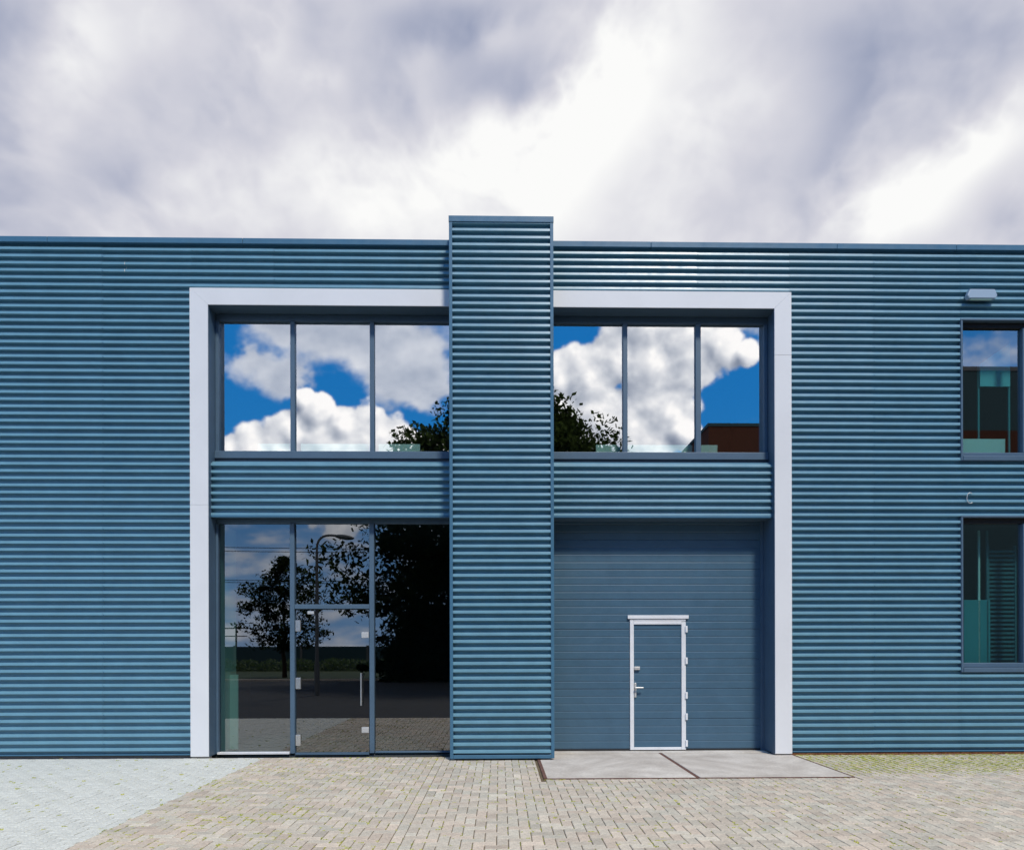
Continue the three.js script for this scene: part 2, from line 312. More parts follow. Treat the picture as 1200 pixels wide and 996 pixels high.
// moss and seedlings in the joints
{
  const r = rng(77), blades = [];
  for (let i = 0; i < 16; i++) {
    const a = r() * 6.28, d = 0.8 * Math.sqrt(r()), w = 0.22 + 0.2 * r(), h = 0.5 + 0.7 * r(), x = d * Math.cos(a), z = d * Math.sin(a), t = r() * 6.28, lx = 0.5 * (r() - 0.5), lz = 0.5 * (r() - 0.5);
    blades.push(x - w * Math.cos(t), 0, z - w * Math.sin(t), x + w * Math.cos(t), 0, z + w * Math.sin(t), x + lx, h, z + lz);
  }
  const g = new THREE.BufferGeometry(); g.setAttribute('position', new THREE.BufferAttribute(new Float32Array(blades), 3)); g.computeVertexNormals();
  const spots = [], q = new THREE.Quaternion(), E = new THREE.Euler();
  for (const [x0, x1, z0, z1, f] of joints) {
    const cx = (x0 + x1) / 2, cz = (z0 + z1) / 2, n = fbm(cx * 1.7 + 9, cz * 1.7, 5.1, 4);
    let d = 0.03 + 0.8 * Math.max(0, n - 0.12);
    if (f === 0) d = 0.02 + 0.22 * Math.max(0, n - 0.05);
    if (f === 1) d += 0.9 * Math.max(0, n + 0.02) * (cx < -1.6 ? 1 : 0.5);
    const right = sstep(4.5, 4.9, cx) * (1 - sstep(1.2, 1.9, cz + 0.5 * n)); d += right * (0.6 + 4.5 * Math.max(0, n + 0.12));
    const count = Math.floor(d * (f === 0 ? 9 : 26) + r());
    for (let k = 0; k < count; k++) {
      const side = Math.floor(r() * 4), t = r(), x = side === 0 ? x0 : side === 1 ? x1 : x0 + t * (x1 - x0), z = side === 2 ? z0 : side === 3 ? z1 : z0 + t * (z1 - z0);
      if (r() < 0.3 && f !== 0 && side > 1) continue;
      if (f === 0 || r() < 0.12) { const q2 = 0.012 + 0.026 * r(); spots.push([x, z, q2, q2 * (0.3 + 0.4 * r()), q2, r() * 6.28, r()]); continue; }
      const run = 0.018 + 0.05 * r() * r() * (1 + right), wide = 0.007 + 0.007 * r() + 0.012 * right * r();
      spots.push(side < 2 ? [x, z, wide, 0.009 + 0.007 * r(), run, 0.03 * (r() - 0.5), r()] : [x, z, run, 0.009 + 0.007 * r(), wide, 0.03 * (r() - 0.5), r()]);
    }
  }
  const im = new THREE.InstancedMesh(g, M.moss, spots.length), m = new THREE.Matrix4();
  spots.forEach(([x, z, s, h, w, a, k], i) => { m.compose(new THREE.Vector3(x, -0.008, z), q.setFromEuler(E.set(0, a, 0)), new THREE.Vector3(s, h, w)); im.setMatrixAt(i, m); im.setColorAt(i, L(0.32 + 0.22 * k, 0.38 + 0.14 * k, 0.06 + 0.05 * k)); });
  im.name = 'moss'; im.castShadow = im.receiveShadow = true; scene.add(im); tag(im, 'yellow-green moss and weeds growing in the paving joints', 'moss', null, 'stuff');
  console.log('moss', spots.length);
}
// concrete apron before the roller door
{
  const a = group('concrete_apron'); tag(a, 'two flat concrete slabs with rusty steel edges before the garage door', 'apron', null, 'structure');
  const mid = 2.61;
  obj('slab', rbox(APRON.x0 + 0.045, mid - 0.028, -0.08, 0.005, -0.62, APRON.z1, 0.006), M.concrete, a);
  obj('slab', rbox(mid + 0.028, APRON.x1 - 0.004, -0.08, 0.007, -0.62, APRON.z1, 0.006), M.concrete, a);
  obj('steel_edge', box(APRON.x0, APRON.x0 + 0.043, -0.08, 0.009, 0.05, APRON.z1 + 0.012), M.rust, a);
  obj('steel_edge', box(mid - 0.026, mid + 0.026, -0.08, 0.0, -0.62, APRON.z1 - 0.002), M.rust, a);
  obj('steel_edge', box(APRON.x0 + 0.045, APRON.x1, -0.08, 0.0085, APRON.z1 + 0.002, APRON.z1 + 0.016), M.rust, a);
  obj('steel_edge', box(APRON.x1 - 0.002, APRON.x1 + 0.014, -0.08, 0.009, 0.05, APRON.z1 + 0.016), M.rust, a);
}

// ---------------------------------------------------------------- the building
const B = group('commercial_building');
tag(B, 'two-storey commercial building clad in blue corrugated metal with white framed bay', 'building');
// corrugated sheet between x0..x1, y0..y1 with its crests at z
const RIB = [[0, 0.02], [0.02, 0], [0.06, 0.01], [0.35, 0.08], [0.385, 0.12], [0.455, 0.93], [0.49, 1], [0.91, 1], [0.93, 0.95], [0.985, 0.1]];
function ribAt(s) { s -= Math.floor(s); for (let i = 0; i < RIB.length; i++) { const [a, p] = RIB[i], [b, q] = i + 1 < RIB.length ? RIB[i + 1] : [1, RIB[0][1]]; if (s >= a && s <= b) return p + (q - p) * (s - a) / (b - a); } return 0; }
function sheet(x0, x1, y0, y1, z, seed, turn) {
  const ys = [y0]; for (let k = Math.floor(y0 / PITCH) - 1; k * PITCH < y1; k++) for (const [s] of RIB) { const y = (k + s) * PITCH; if (y > y0 + 1e-4 && y < y1 - 1e-4) ys.push(y); } ys.push(y1);
  const n = Math.max(1, Math.round((x1 - x0) / 0.75)), pos = [], uv = [], idx = [];
  for (let i = 0; i <= n; i++) {
    const x = x0 + (x1 - x0) * i / n;
    for (const y of ys) {
      const w = 0.0022 * noise3(x * 0.8 + seed, y * 0.7, seed * 3.1), d = z - DEEP * ribAt(y / PITCH) + w, yy = y + (y > y0 && y < y1 ? 0.0016 * noise3(x * 0.5 + seed, y * 0.35, 5.5) : 0);
      if (turn) pos.push(turn * 1e-9 + d, yy, x); else pos.push(x, yy, d);
      uv.push(x + seed * 1.7, y);
    }
  }
  const m = ys.length;
  for (let i = 0; i < n; i++) for (let j = 0; j < m - 1; j++) { const a = i * m + j, b = a + m; idx.push(a, b, a + 1, b, b + 1, a + 1); }
  const g = new THREE.BufferGeometry(); g.setAttribute('position', new THREE.BufferAttribute(new Float32Array(pos), 3)); g.setAttribute('uv', new THREE.BufferAttribute(new Float32Array(uv), 2)); g.setIndex(idx); g.computeVertexNormals();
  return g;
}
let seed = 1;
const BOT = 0.062, CAP = 8.065;
function clad(x0, x1, y0, y1, z = 0) { obj('cladding_sheet', sheet(x0, x1, y0, y1, z + 0.003 * (seed % 2), seed++), M.cladding, B); }
for (const [a, b] of [[X_L, -11.6], [-11.6, -8.9], [-8.9, -6.22], [-6.22, FR.ol]]) clad(a, b, BOT, CAP);
clad(FR.ol, -3.55, FR.top, CAP); clad(-3.55, PIL.x0, FR.top, CAP); clad(PIL.x1, 3.15, FR.top, CAP); clad(3.15, FR.or, FR.top, CAP);
clad(FR.or, 5.98, BOT, CAP); clad(5.98, WIN.x0, BOT, CAP);
clad(WIN.x0, WIN.x1, BOT, WIN.lo0); clad(WIN.x0, WIN.x1, WIN.lo1, WIN.up0); clad(WIN.x0, WIN.x1, WIN.up1, CAP);
clad(WIN.x1, 12.4, BOT, CAP); clad(12.4, X_R, BOT, CAP);
// spandrels between the storeys, inside the white frame
clad(FR.il, PIL.x0, SP.y0 + 0.03, SP.y1, -0.03); clad(PIL.x1, FR.ir, SP.y0 + 0.03, SP.y1, -0.03);
// pillar
obj('cladding_sheet', sheet(PIL.x0 + 0.05, PIL.x1 - 0.05, 0.085, 8.205, PIL.z - 0.004, 40), M.cladding, B);
{
  const left = sheet(-0.08, PIL.z - 0.05, 0.085, 8.205, 0, 41); left.rotateY(-Math.PI / 2); left.translate(PIL.x0 + 0.004, 0, 0);
  const right = sheet(-(PIL.z - 0.05), 0.08, 0.085, 8.205, 0, 42); right.rotateY(Math.PI / 2); right.translate(PIL.x1 - 0.004, 0, 0);
  obj('cladding_sheet', left, M.cladding, B); obj('cladding_sheet', right, M.cladding, B);
}
obj('pillar_core', box(PIL.x0 + 0.1, PIL.x1 - 0.1, 0.09, 8.2, -0.3, PIL.z - 0.12), M.black, B);
for (const s of [0, 1]) {
  const x = s ? PIL.x1 : PIL.x0, d = s ? -1 : 1;
  const gg = rbox(Math.min(x, x + d * 0.05), Math.max(x, x + d * 0.05), 0.03, 8.2, PIL.z - 0.06, PIL.z + 0.002, 0.005);
  obj('corner_trim', gg, M.trim, B);
}
obj('pillar_cap', rbox(PIL.x0 - 0.004, PIL.x1 + 0.004, 8.202, PIL.top, -0.3, PIL.z + 0.008, 0.006), M.trim, B);
obj('base_trim', rbox(PIL.x0 + 0.051, PIL.x1 - 0.051, 0.03, 0.084, PIL.z - 0.05, PIL.z - 0.0005, 0.004), M.trim, B);
// roof edge trim in lengths, base trims, plinth
for (const [a, b] of [[X_L, -10.1], [-10.1, -7.05], [-7.05, -4.02], [-4.02, PIL.x0 - 0.005], [PIL.x1 + 0.005, 2.42], [2.42, 5.4], [5.4, 7.33], [7.33, 10.4], [10.4, X_R]]) obj('roof_trim', rbox(a + 0.002, b - 0.002, CAP, TOP, -0.45, 0.022, 0.006), M.trim, B);
for (const [a, b] of [[X_L, -9.8], [-9.8, -6.9], [-6.9, FR.ol - 0.002], [FR.or + 0.002, 7.6], [7.6, 10.6], [10.6, X_R]]) obj('base_trim', rbox(a + 0.001, b - 0.001, 0.044, 0.0625, -0.05, 0.008, 0.003), M.trim, B);
obj('plinth', box(X_L, FR.ol, -0.08, 0.033, -0.3, -0.035), M.plinthGrey, B);
obj('plinth', box(FR.or, X_R, -0.08, 0.03, -0.3, -0.004), M.plinth, B);
obj('plinth', box(PIL.x0 + 0.06, PIL.x1 - 0.06, -0.08, 0.088, -0.3, PIL.z - 0.1), M.plinthGrey, B);
// structural walls behind the cladding
const wallBox = (x0, x1, y0, y1, z0 = -0.3, z1 = -0.085) => obj('wall', box(x0, x1, y0, y1, z0, z1), M.wall, B);
wallBox(X_L, FR.il - 0.02, 0.035, 8.06); wallBox(FR.ir + 0.02, WIN.x0 + 0.02, 0.035, 8.06); wallBox(WIN.x1 - 0.02, X_R, 0.035, 8.06);
wallBox(WIN.x0 + 0.02, WIN.x1 - 0.02, 0.035, WIN.lo0 + 0.02); wallBox(WIN.x0 + 0.02, WIN.x1 - 0.02, WIN.lo1 - 0.02, WIN.up0 + 0.02); wallBox(WIN.x0 + 0.02, WIN.x1 - 0.02, WIN.up1 - 0.02, 8.06);
wallBox(FR.il - 0.02, PIL.x0 + 0.05, FR.it + 0.06, 8.06); wallBox(PIL.x1 - 0.05, FR.ir + 0.02, FR.it + 0.06, 8.06);
wallBox(FR.il - 0.02, PIL.x0 + 0.05, SP.y0 + 0.035, SP.y1 - 0.01, -0.34, -0.12); wallBox(PIL.x1 - 0.05, FR.ir + 0.02, SP.y0 + 0.035, SP.y1 - 0.01, -0.45, -0.12);
wallBox(PIL.x0 + 0.05, PIL.x1 - 0.05, 0.09, 8.06, -0.55, -0.305);
obj('side_wall', box(X_L, X_L + 0.3, 0, 8.06, BACK, -0.305), M.wall, B); obj('side_wall', box(X_R - 0.3, X_R, 0, 8.06, BACK, -0.305), M.wall, B);
obj('rear_wall', box(X_L, X_R, 0, 8.06, BACK - 0.3, BACK), M.wall, B);
obj('roof', box(X_L, X_R, 7.75, 8.0, BACK, -0.305), M.wall, B);
obj('ground_floor', box(X_L, X_R, -0.08, 0.01, BACK, -0.63), M.carpet, B);
obj('upper_floor', box(X_L + 0.3, X_R - 0.3, 3.9, 4.5, BACK, -0.46), M.inner, B);
obj('partition', box(-0.2, 0.2, 0.01, 3.9, BACK, -0.56), M.inner, B); obj('partition', box(-0.2, 0.2, 4.5, 7.75, BACK, -0.56), M.inner, B);
obj('partition', box(5.4, 5.6, 0.01, 3.9, BACK, -0.31), M.inner, B); obj('partition', box(5.4, 5.6, 4.5, 7.75, BACK, -0.31), M.inner, B);
obj('partition', box(-6.3, -6.1, 0.01, 3.9, BACK, -0.31), M.inner, B); obj('partition', box(-6.3, -6.1, 4.5, 7.75, BACK, -0.31), M.inner, B);
obj('partition', box(-6.1, -0.2, 0.01, 3.9, -6.2, -6), M.inner, B); obj('partition', box(-6.1, 5.4, 4.5, 7.75, -5.2, -5), M.inner, B); obj('partition', box(5.6, X_R - 0.3, 4.5, 7.75, -4.2, -4), M.inner, B); obj('partition', box(5.6, X_R - 0.3, 0.01, 3.9, -4.2, -4), M.inner, B);
obj('entrance_floor', box(-4.6, -0.6, -0.06, 0.011, -2.7, -0.24), M.mat, B);

// white surround: boards of folded metal, mitred at the corners
function board(pts, z0, z1) { const s = new THREE.Shape(pts.map(([x, y]) => new THREE.Vector2(x, y))); const g = new THREE.ExtrudeGeometry(s, { depth: z1 - z0 - 0.006, bevelEnabled: true, bevelSize: 0.003, bevelOffset: -0.0035, bevelThickness: 0.003, bevelSegments: 1 }); g.translate(0, 0, z0 + 0.003); return metric(g); }
const sur = group('white_surround', B);
obj('jamb_board', board([[FR.ol, 0.028], [FR.il, 0.028], [FR.il, 3.96], [FR.ol, 3.96]], -0.05, FR.z), M.white, sur);
obj('jamb_board', board([[FR.ol, 3.96], [FR.il, 3.96], [FR.il, FR.it], [FR.ol, FR.top]], -0.05, FR.z + 0.001), M.white, sur);
obj('head_board', board([[FR.ol, FR.top], [FR.il, FR.it], [PIL.x0 + 0.01, FR.it], [PIL.x0 + 0.01, FR.top]], -0.05, FR.z), M.white, sur);
obj('head_board', board([[PIL.x1 - 0.01, FR.top], [PIL.x1 - 0.01, FR.it], [FR.ir, FR.it], [FR.or, FR.top]], -0.05, FR.z), M.white, sur);
obj('jamb_board', board([[FR.ir, 6.35], [FR.or, 6.35], [FR.or, FR.top], [FR.ir, FR.it]], -0.05, FR.z + 0.001), M.white, sur);
obj('jamb_board', board([[FR.ir, 0.028], [FR.or, 0.028], [FR.or, 6.35], [FR.ir, 6.35]], -0.05, FR.z), M.white, sur);
obj('jamb_foot', box(FR.ol + 0.01, FR.il, -0.05, 0.0275, -0.05, FR.z - 0.02), M.plinthGrey, sur); obj('jamb_foot', box(FR.ir, FR.or - 0.01, -0.05, 0.0275, -0.05, FR.z - 0.02), M.plinthGrey, sur);
// reveals: side linings and soffits of the bay
const rev = (x0, x1, y0, y1, z0, z1) => obj('reveal', box(x0, x1, y0, y1, z0, z1), M.reveal, B);
rev(FR.il - 0.018, FR.il + 0.003, 0.03, FR.it + 0.02, -0.36, FR.z - 0.012); rev(FR.ir - 0.003, FR.ir + 0.018, 0.03, FR.it + 0.02, -0.62, FR.z - 0.012);
rev(FR.il + 0.003, PIL.x0 + 0.04, FR.it - 0.003, FR.it + 0.055, -0.36, FR.z - 0.012); rev(PIL.x1 - 0.04, FR.ir - 0.003, FR.it - 0.003, FR.it + 0.055, -0.36, FR.z - 0.012);
// spandrel drip trims and soffits
for (const [a, b, d] of [[FR.il + 0.004, PIL.x0, -0.34], [PIL.x1, FR.ir - 0.004, -0.5]]) {
  obj('drip_trim', rbox(a, b, SP.y0 - 0.006, SP.y0 + 0.029, -0.084, -0.022, 0.004), M.trim, B);
  obj('soffit', box(a, b, SP.y0 + 0.004, SP.y0 + 0.034, d, -0.086), M.reveal, B);
}

// glazing
const ZF = -0.2, ZG = -0.262;
function bar(p, name, x0, x1, y0, y1, zf = ZF, d = 0.11) { return obj(name, rbox(x0, x1, y0, y1, zf - d, zf, 0.008), M.frame, p); }
// a pane is one thin sheet
function sheetPane(p, x0, x1, y0, y1, m, z = ZG) { const g = new THREE.PlaneGeometry(x1 - x0, y1 - y0).translate((x0 + x1) / 2, (y0 + y1) / 2, z); return obj('pane', g, m, p); }
function upperWindow(x0, x1, cols, guards) {
  const w = group('window', B), y0 = 4.87, y1 = 6.965, lefts = cols;
  bar(w, 'sill', x0, x1, 4.75, y0, ZF + 0.04, 0.15); bar(w, 'frame_head', x0, x1, y1, FR.it - 0.004, ZF - 0.02, 0.1);
  bar(w, 'jamb', x0, cols[0][0], y0, y1); bar(w, 'jamb', cols[2][1], x1, y0, y1);
  for (const i of [0, 1]) bar(w, 'mullion', cols[i][1] + 0.012, cols[i + 1][0] - 0.012, y0, y1, ZF - 0.01, 0.11);
  for (const [a, b] of cols) sheetPane(w, a - 0.018, b + 0.018, y0 - 0.006, y1 + 0.006, M.solar);
  obj('sill_upstand', box(x0, x1, SP.y1 - 0.008, 4.752, -0.3, -0.2), M.frame, w);
  for (const [a, b] of guards) obj('guard_panel', rbox(a, b, 4.78, 5.07, -0.46, -0.44, 0.004), M.frosted, w);
}
upperWindow(FR.il + 0.004, PIL.x0 + 0.03, [[-4.487, -3.362], [-3.266, -2.09], [-1.994, -0.79]], [[-3.95, -3.36], [-3.25, -2.08], [-1.98, -1.3]]);
upperWindow(PIL.x1 - 0.03, FR.ir - 0.004, [[0.87, 1.997], [2.096, 3.182], [3.292, 4.308]], [[1.6, 2.0], [2.08, 3.2], [3.28, 3.62]]);
{
  const w = group('entrance_glazing', B), y1 = 3.72, x0 = FR.il + 0.004, x1 = PIL.x0 + 0.03;
  bar(w, 'frame_head', x0, x1, y1, SP.y0 + 0.002, ZF - 0.02, 0.1);
  bar(w, 'jamb', x0, -4.505, 0.03, y1); bar(w, 'jamb', -0.8, x1, 0.03, y1);
  bar(w, 'mullion', -3.362, -3.288, 0.03, y1, ZF, 0.11); bar(w, 'mullion', -2.092, -2.014, 0.03, y1, ZF, 0.11);
  bar(w, 'transom', -3.288, -2.092, 2.35, 2.424, ZF - 0.003, 0.1);
  sheetPane(w, -4.511, -3.356, 0.05, y1 + 0.006, M.glass); sheetPane(w, -3.29, -2.094, 2.424, y1 + 0.006, M.glass); sheetPane(w, -2.02, -0.794, 0.05, y1 + 0.006, M.glass);
  bar(w, 'bottom_rail', -2.006, -0.8, 0.028, 0.058, ZF - 0.01, 0.1);
  obj('threshold_strip', rbox(-4.52, -3.372, 0.022, 0.056, -0.31, ZF + 0.01, 0.004), M.whiteGloss, w);
  obj('side_lining', box(-4.6, -4.56, 0.02, 3.75, -1.1, -0.37), M.frosted, w); obj('side_lining', box(-4.555, -4.42, 0.02, 1.28, -0.84, -0.8), M.frosted, w);
  const d = group('entrance_door', B);
  sheetPane(d, -3.278, -2.106, 0.045, 2.34, M.glass, -0.255);
  for (const y of [2.08, 1.155, 0.24]) obj('hinge', rbox(-3.284, -3.2, y - 0.09, y + 0.09, -0.27, -0.225, 0.006), M.steel, d);
  for (const y of [1.93, 0.4]) { const l = obj('lock_plate', rbox(-2.225, -2.106, y - 0.045, y + 0.045, -0.275, -0.23, 0.006), M.satin, d); }
  obj('patch_fitting', rbox(-3.09, -2.985, 2.268, 2.322, -0.275, -0.232, 0.005), M.satin, d);
  obj('handle', mergeGeometries([new THREE.CylinderGeometry(0.014, 0.014, 0.52, 12).translate(-2.222, 1.06, -0.19), ...[0.86, 1.26].map((y) => new THREE.CylinderGeometry(0.008, 0.008, 0.06, 8).rotateX(Math.PI / 2).translate(-2.222, y, -0.222))]), M.steel, d);
  obj('threshold', rbox(-3.284, -2.1, 0.006, 0.04, -0.32, -0.21, 0.003), M.frame, d);
}
// office windows on the right-hand wing
function officeWindow(y0, y1) {
  const w = group('window', B), { x0, x1 } = WIN, zf = 0.012, cx = 8.5;
  bar(w, 'flashing', x0, x1, y1 - 0.03, y1, zf, 0.3); bar(w, 'flashing', x0, x0 + 0.034, y0, y1 - 0.031, zf, 0.3); bar(w, 'flashing', x1 - 0.034, x1, y0, y1 - 0.031, zf, 0.3);
  bar(w, 'sill', x0 + 0.034, x1 - 0.034, y0, y0 + 0.075, zf + 0.006, 0.2); bar(w, 'bottom_rail', x0 + 0.034, x1 - 0.034, y0 + 0.076, y0 + 0.15, -0.06, 0.1);
  obj('head_box', box(x0 + 0.035, x1 - 0.035, y1 - 0.11, y1 - 0.031, -0.26, -0.07), M.black, w);  // near-black box across the head of the window
  bar(w, 'jamb', x0 + 0.034, x0 + 0.07, y0 + 0.15, y1 - 0.11, -0.07, 0.1); bar(w, 'jamb', x1 - 0.08, x1 - 0.034, y0 + 0.15, y1 - 0.11, -0.07, 0.1);
  bar(w, 'mullion', cx - 0.04, cx + 0.05, y0 + 0.15, y1 - 0.11, -0.06, 0.1);
  sheetPane(w, x0 + 0.065, cx - 0.036, y0 + 0.145, y1 - 0.105, M.officeGlass, -0.12); sheetPane(w, cx + 0.046, x1 - 0.075, y0 + 0.145, y1 - 0.105, M.officeGlass, -0.12);
  return w;
}
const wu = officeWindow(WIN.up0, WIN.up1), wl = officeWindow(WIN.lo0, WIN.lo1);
obj('guard_panel', rbox(7.49, 8.29, 4.82, 5.12, -0.24, -0.22, 0.004), M.frosted, wu);

for (const [x, m] of [[7.98, M.frosted], [7.62, M.ochre], [8.12, M.slat]]) obj('inner_post', rbox(x, x + 0.035, 1.3, 3.66, -0.45, -0.42, 0.004), m, wl);
// sectional garage door: boards with grooves, four to a section
{
  const d = group('garage_door', B), z = -0.41, x0 = PIL.x1 - 0.02, x1 = 4.318, S = 0.492, R = S / 4;
  const prof = (y0, y1) => {            // face of one section: shallow grooves, deeper joint at its lower edge
    const p = []; const n = Math.round((y1 - y0) / R);
    for (let k = 0; k < n; k++) { const b = y0 + k * R, dd = k ? 0.0045 : 0.008; p.push([b, z - dd], [b + 0.006, z - dd * 0.9], [b + 0.012, z - 0.0005], [b + 0.018, z], [b + R - 0.008, z], [b + R - 0.003, z - 0.0014]); }
    p.push([y1 - 0.001, z - 0.008]); return p;
  };
  for (let k = 0; k < 8; k++) {
    const y0 = 0.05 + k * S, y1 = Math.min(y0 + S, 3.9), p = prof(y0, Math.min(y1, y0 + S)), pos = [], idx = [];
    const q = [[y0, z - 0.04], ...p, [y1 - 0.001, z - 0.04]];
    for (const x of [x0, x1]) for (const [y, zz] of q) pos.push(x, y, zz);
    const m = q.length; for (let i = 0; i < m; i++) { const j = (i + 1) % m; idx.push(i, m + i, j, j, m + i, m + j); }
    let g = new THREE.BufferGeometry(); g.setAttribute('position', new THREE.BufferAttribute(new Float32Array(pos), 3)); g.setIndex(idx); g = g.toNonIndexed(); g.computeVertexNormals();
    obj('door_section', metric(g), M.door, d);
  }
  obj('bottom_seal', rbox(x0, x1, 0.02, 0.049, z - 0.04, z - 0.004, 0.004), M.black, d);
  obj('guide_rail', rbox(4.318, FR.ir - 0.004, 0.01, SP.y0 + 0.002, z - 0.06, z + 0.03, 0.004), M.frame, d);
  obj('door_sill', rbox(PIL.x1 - 0.03, 4.368, 0.004, 0.019, z - 0.06, z + 0.16, 0.003), M.galv, d);
  obj('backing', box(PIL.x1 - 0.03, FR.ir, 0.01, 3.86, -0.5, -0.46), M.black, d);
  const w = group('wicket_door', B), zf = z + 0.022;
  const wb = (n, a, b, c, e, zz = zf, m = M.whiteGloss) => obj(n, rbox(a, b, c, e, z - 0.008, zz, 0.005), m, w);
  wb('frame_post', 2.148, 2.212, 0.035, 2.14); wb('frame_post', 3.0, 3.072, 0.035, 2.14); wb('frame_head', 2.212, 3.0, 2.1, 2.148); wb('frame_head', 2.148, 2.212, 2.141, 2.19, zf - 0.003);
  wb('header_bar', 2.11, 3.118, 2.192, 2.25, zf + 0.014); wb('frame_strip', 2.213, 3.072, 2.15, 2.19, zf - 0.004); wb('frame_sill', 2.212, 3.0, 0.035, 0.078);
  for (const y of [2.02, 1.5, 0.93, 0.58, 0.14]) obj('hinge', rbox(3.058, 3.098, y - 0.055, y + 0.055, zf - 0.002, zf + 0.022, 0.008), M.whiteGloss, w);
  obj('latch', rbox(2.214, 2.31, 1.352, 1.406, z - 0.004, zf + 0.018, 0.006), M.satin, w);
  obj('handle_plate', rbox(2.218, 2.252, 0.9, 1.14, z - 0.004, zf + 0.006, 0.005), M.satin, w);
  obj('handle', mergeGeometries([new THREE.CylinderGeometry(0.011, 0.011, 0.06, 10).rotateX(Math.PI / 2).translate(2.236, 1.062, zf + 0.03), new THREE.CylinderGeometry(0.0125, 0.0115, 0.13, 10).rotateZ(Math.PI / 2).translate(2.29, 1.062, zf + 0.056)]), M.satin, w);
}
// sheet fixings down the joints
{
  const g = [], q = new THREE.CylinderGeometry(0.009, 0.009, 0.008, 6).rotateX(Math.PI / 2);
  for (const [x, y0, y1] of [[-6.2, 0.2, 8], [-8.88, 0.2, 8], [6.0, 0.2, 8], [-3.53, 7.45, 8], [3.17, 7.45, 8]]) for (let k = Math.ceil(y0 / PITCH); k * PITCH < y1; k += 2) g.push(q.clone().translate(x, (k + 0.03) * PITCH, 0.004));
  const m = obj('screw_heads', mergeGeometries(g), M.trim, B); m.userData.kind = 'stuff';
}
// small bent wire left on the wall, a bright scratch on the left wing
{
  const c = []; for (let i = 0; i <= 10; i++) { const a = 1.0 + 4.3 * i / 10; c.push([7.545 + 0.055 * Math.cos(a), 4.1 + 0.085 * Math.sin(a), 0.014]); }
  obj('wire_hook', tube(c, 0.0055, 20, 6), M.satin, B);
  const s = sheet(-5.868, -5.858, 7.62, 7.79, 0.003, 60); obj('scratch', s, M.galv, B);
}
// lamp fitting over the office window
{
  const g = group('wall_lamp'); g.position.set(7.69, 7.265, 0); g.scale.set(0.9, 0.74, 0.9); tag(g, 'blue-grey box lamp mounted over the upper office window', 'wall lamp');
  const s = new THREE.Shape(); s.moveTo(-0.255, 0.05); s.lineTo(-0.215, 0.17); s.lineTo(0.215, 0.17); s.lineTo(0.255, 0.05); s.lineTo(0.23, 0); s.lineTo(-0.23, 0); s.closePath();
  obj('housing', metric(new THREE.ExtrudeGeometry(s, { depth: 0.07, bevelEnabled: true, bevelSize: 0.012, bevelThickness: 0.012, bevelSegments: 2 }).translate(0, 0, 0.03)), M.lampGrey, g);
  obj('lens', rbox(-0.19, 0.19, -0.022, -0.012, 0.04, 0.1, 0.004), M.frosted, g);
  obj('bracket', box(-0.12, 0.12, 0.03, 0.14, -0.05, 0.03), M.trim, g);
}
// things behind the office panes
{
  const c = group('storage_cabinet'); c.position.set(7.965, 0.01, -0.62); tag(c, 'tall teal cabinet standing behind the lower office window', 'cabinet');
  obj('body', rbox(-0.23, 0.22, 0, 2.49, -0.2, 0.2, 0.01), M.teal, c); obj('plinth', box(-0.2, 0.19, -0.001, 0.06, 0.2, 0.204), M.black, c);
  const p = group('display_panel'); p.position.set(8.06, 4.5, -0.5); tag(p, 'turquoise board with a slanting top on posts behind the upper office window', 'panel');
  const ps = new THREE.Shape(); ps.moveTo(0, 1.58); ps.lineTo(0.51, 1.58); ps.lineTo(0.51, 2.3); ps.lineTo(0, 1.95); ps.closePath();
  obj('board', metric(new THREE.ExtrudeGeometry(ps, { depth: 0.02, bevelEnabled: true, bevelSize: 0.003, bevelThickness: 0.003, bevelSegments: 1 })), M.turquoise, p); for (const x of [-0.02, 0.5]) obj('leg', box(x, x + 0.03, 0, 1.95, -0.03, -0.005), M.teal, p);
  const k = group('mirrored_rib_slats'); k.position.set(8.38, 0.01, -0.5); tag(k, 'added thin dark slats behind the lower office window in place of mirrored wall ribs', 'screen');  // added slats stand in for corrugated wall ribs mirrored in the pane
  for (const x of [-0.2, 0.26]) obj('post', box(x, x + 0.025, 0, 3.4, -0.03, 0.03), M.slat, k);
  for (let i = 0; i < 30; i++) obj('slat', box(-0.174, 0.259, 1.2 + i * 0.072, 1.236 + i * 0.072, -0.02, 0.02), M.slat, k);
  const u = group('window_curtain'); u.position.set(7.66, 4.5, -0.5); tag(u, 'pale green curtain hanging behind the upper office window', 'curtain');
  const pts = [], ix = []; for (let i = 0; i <= 24; i++) { const x = -0.12 + 0.22 * i / 24, z = 0.03 * Math.sin(i * 1.4); pts.push(x, 0.05, z, x, 2.9, z * 0.7); if (i < 24) ix.push(2 * i, 2 * i + 2, 2 * i + 1, 2 * i + 2, 2 * i + 3, 2 * i + 1); }
  const cg = new THREE.BufferGeometry(); cg.setAttribute('position', new THREE.BufferAttribute(new Float32Array(pts), 3)); cg.setIndex(ix); cg.computeVertexNormals();
  obj('fabric', cg, std({ color: L(0.12, 0.26, 0.24), roughness: 1, side: THREE.DoubleSide }), u);
  obj('rail', box(-0.16, 0.14, 2.9, 2.93, -0.03, 0.03), M.satin, u); obj('rail_hanger', box(-0.02, 0.0, 2.93, 3.25, -0.01, 0.01), M.satin, u);
}

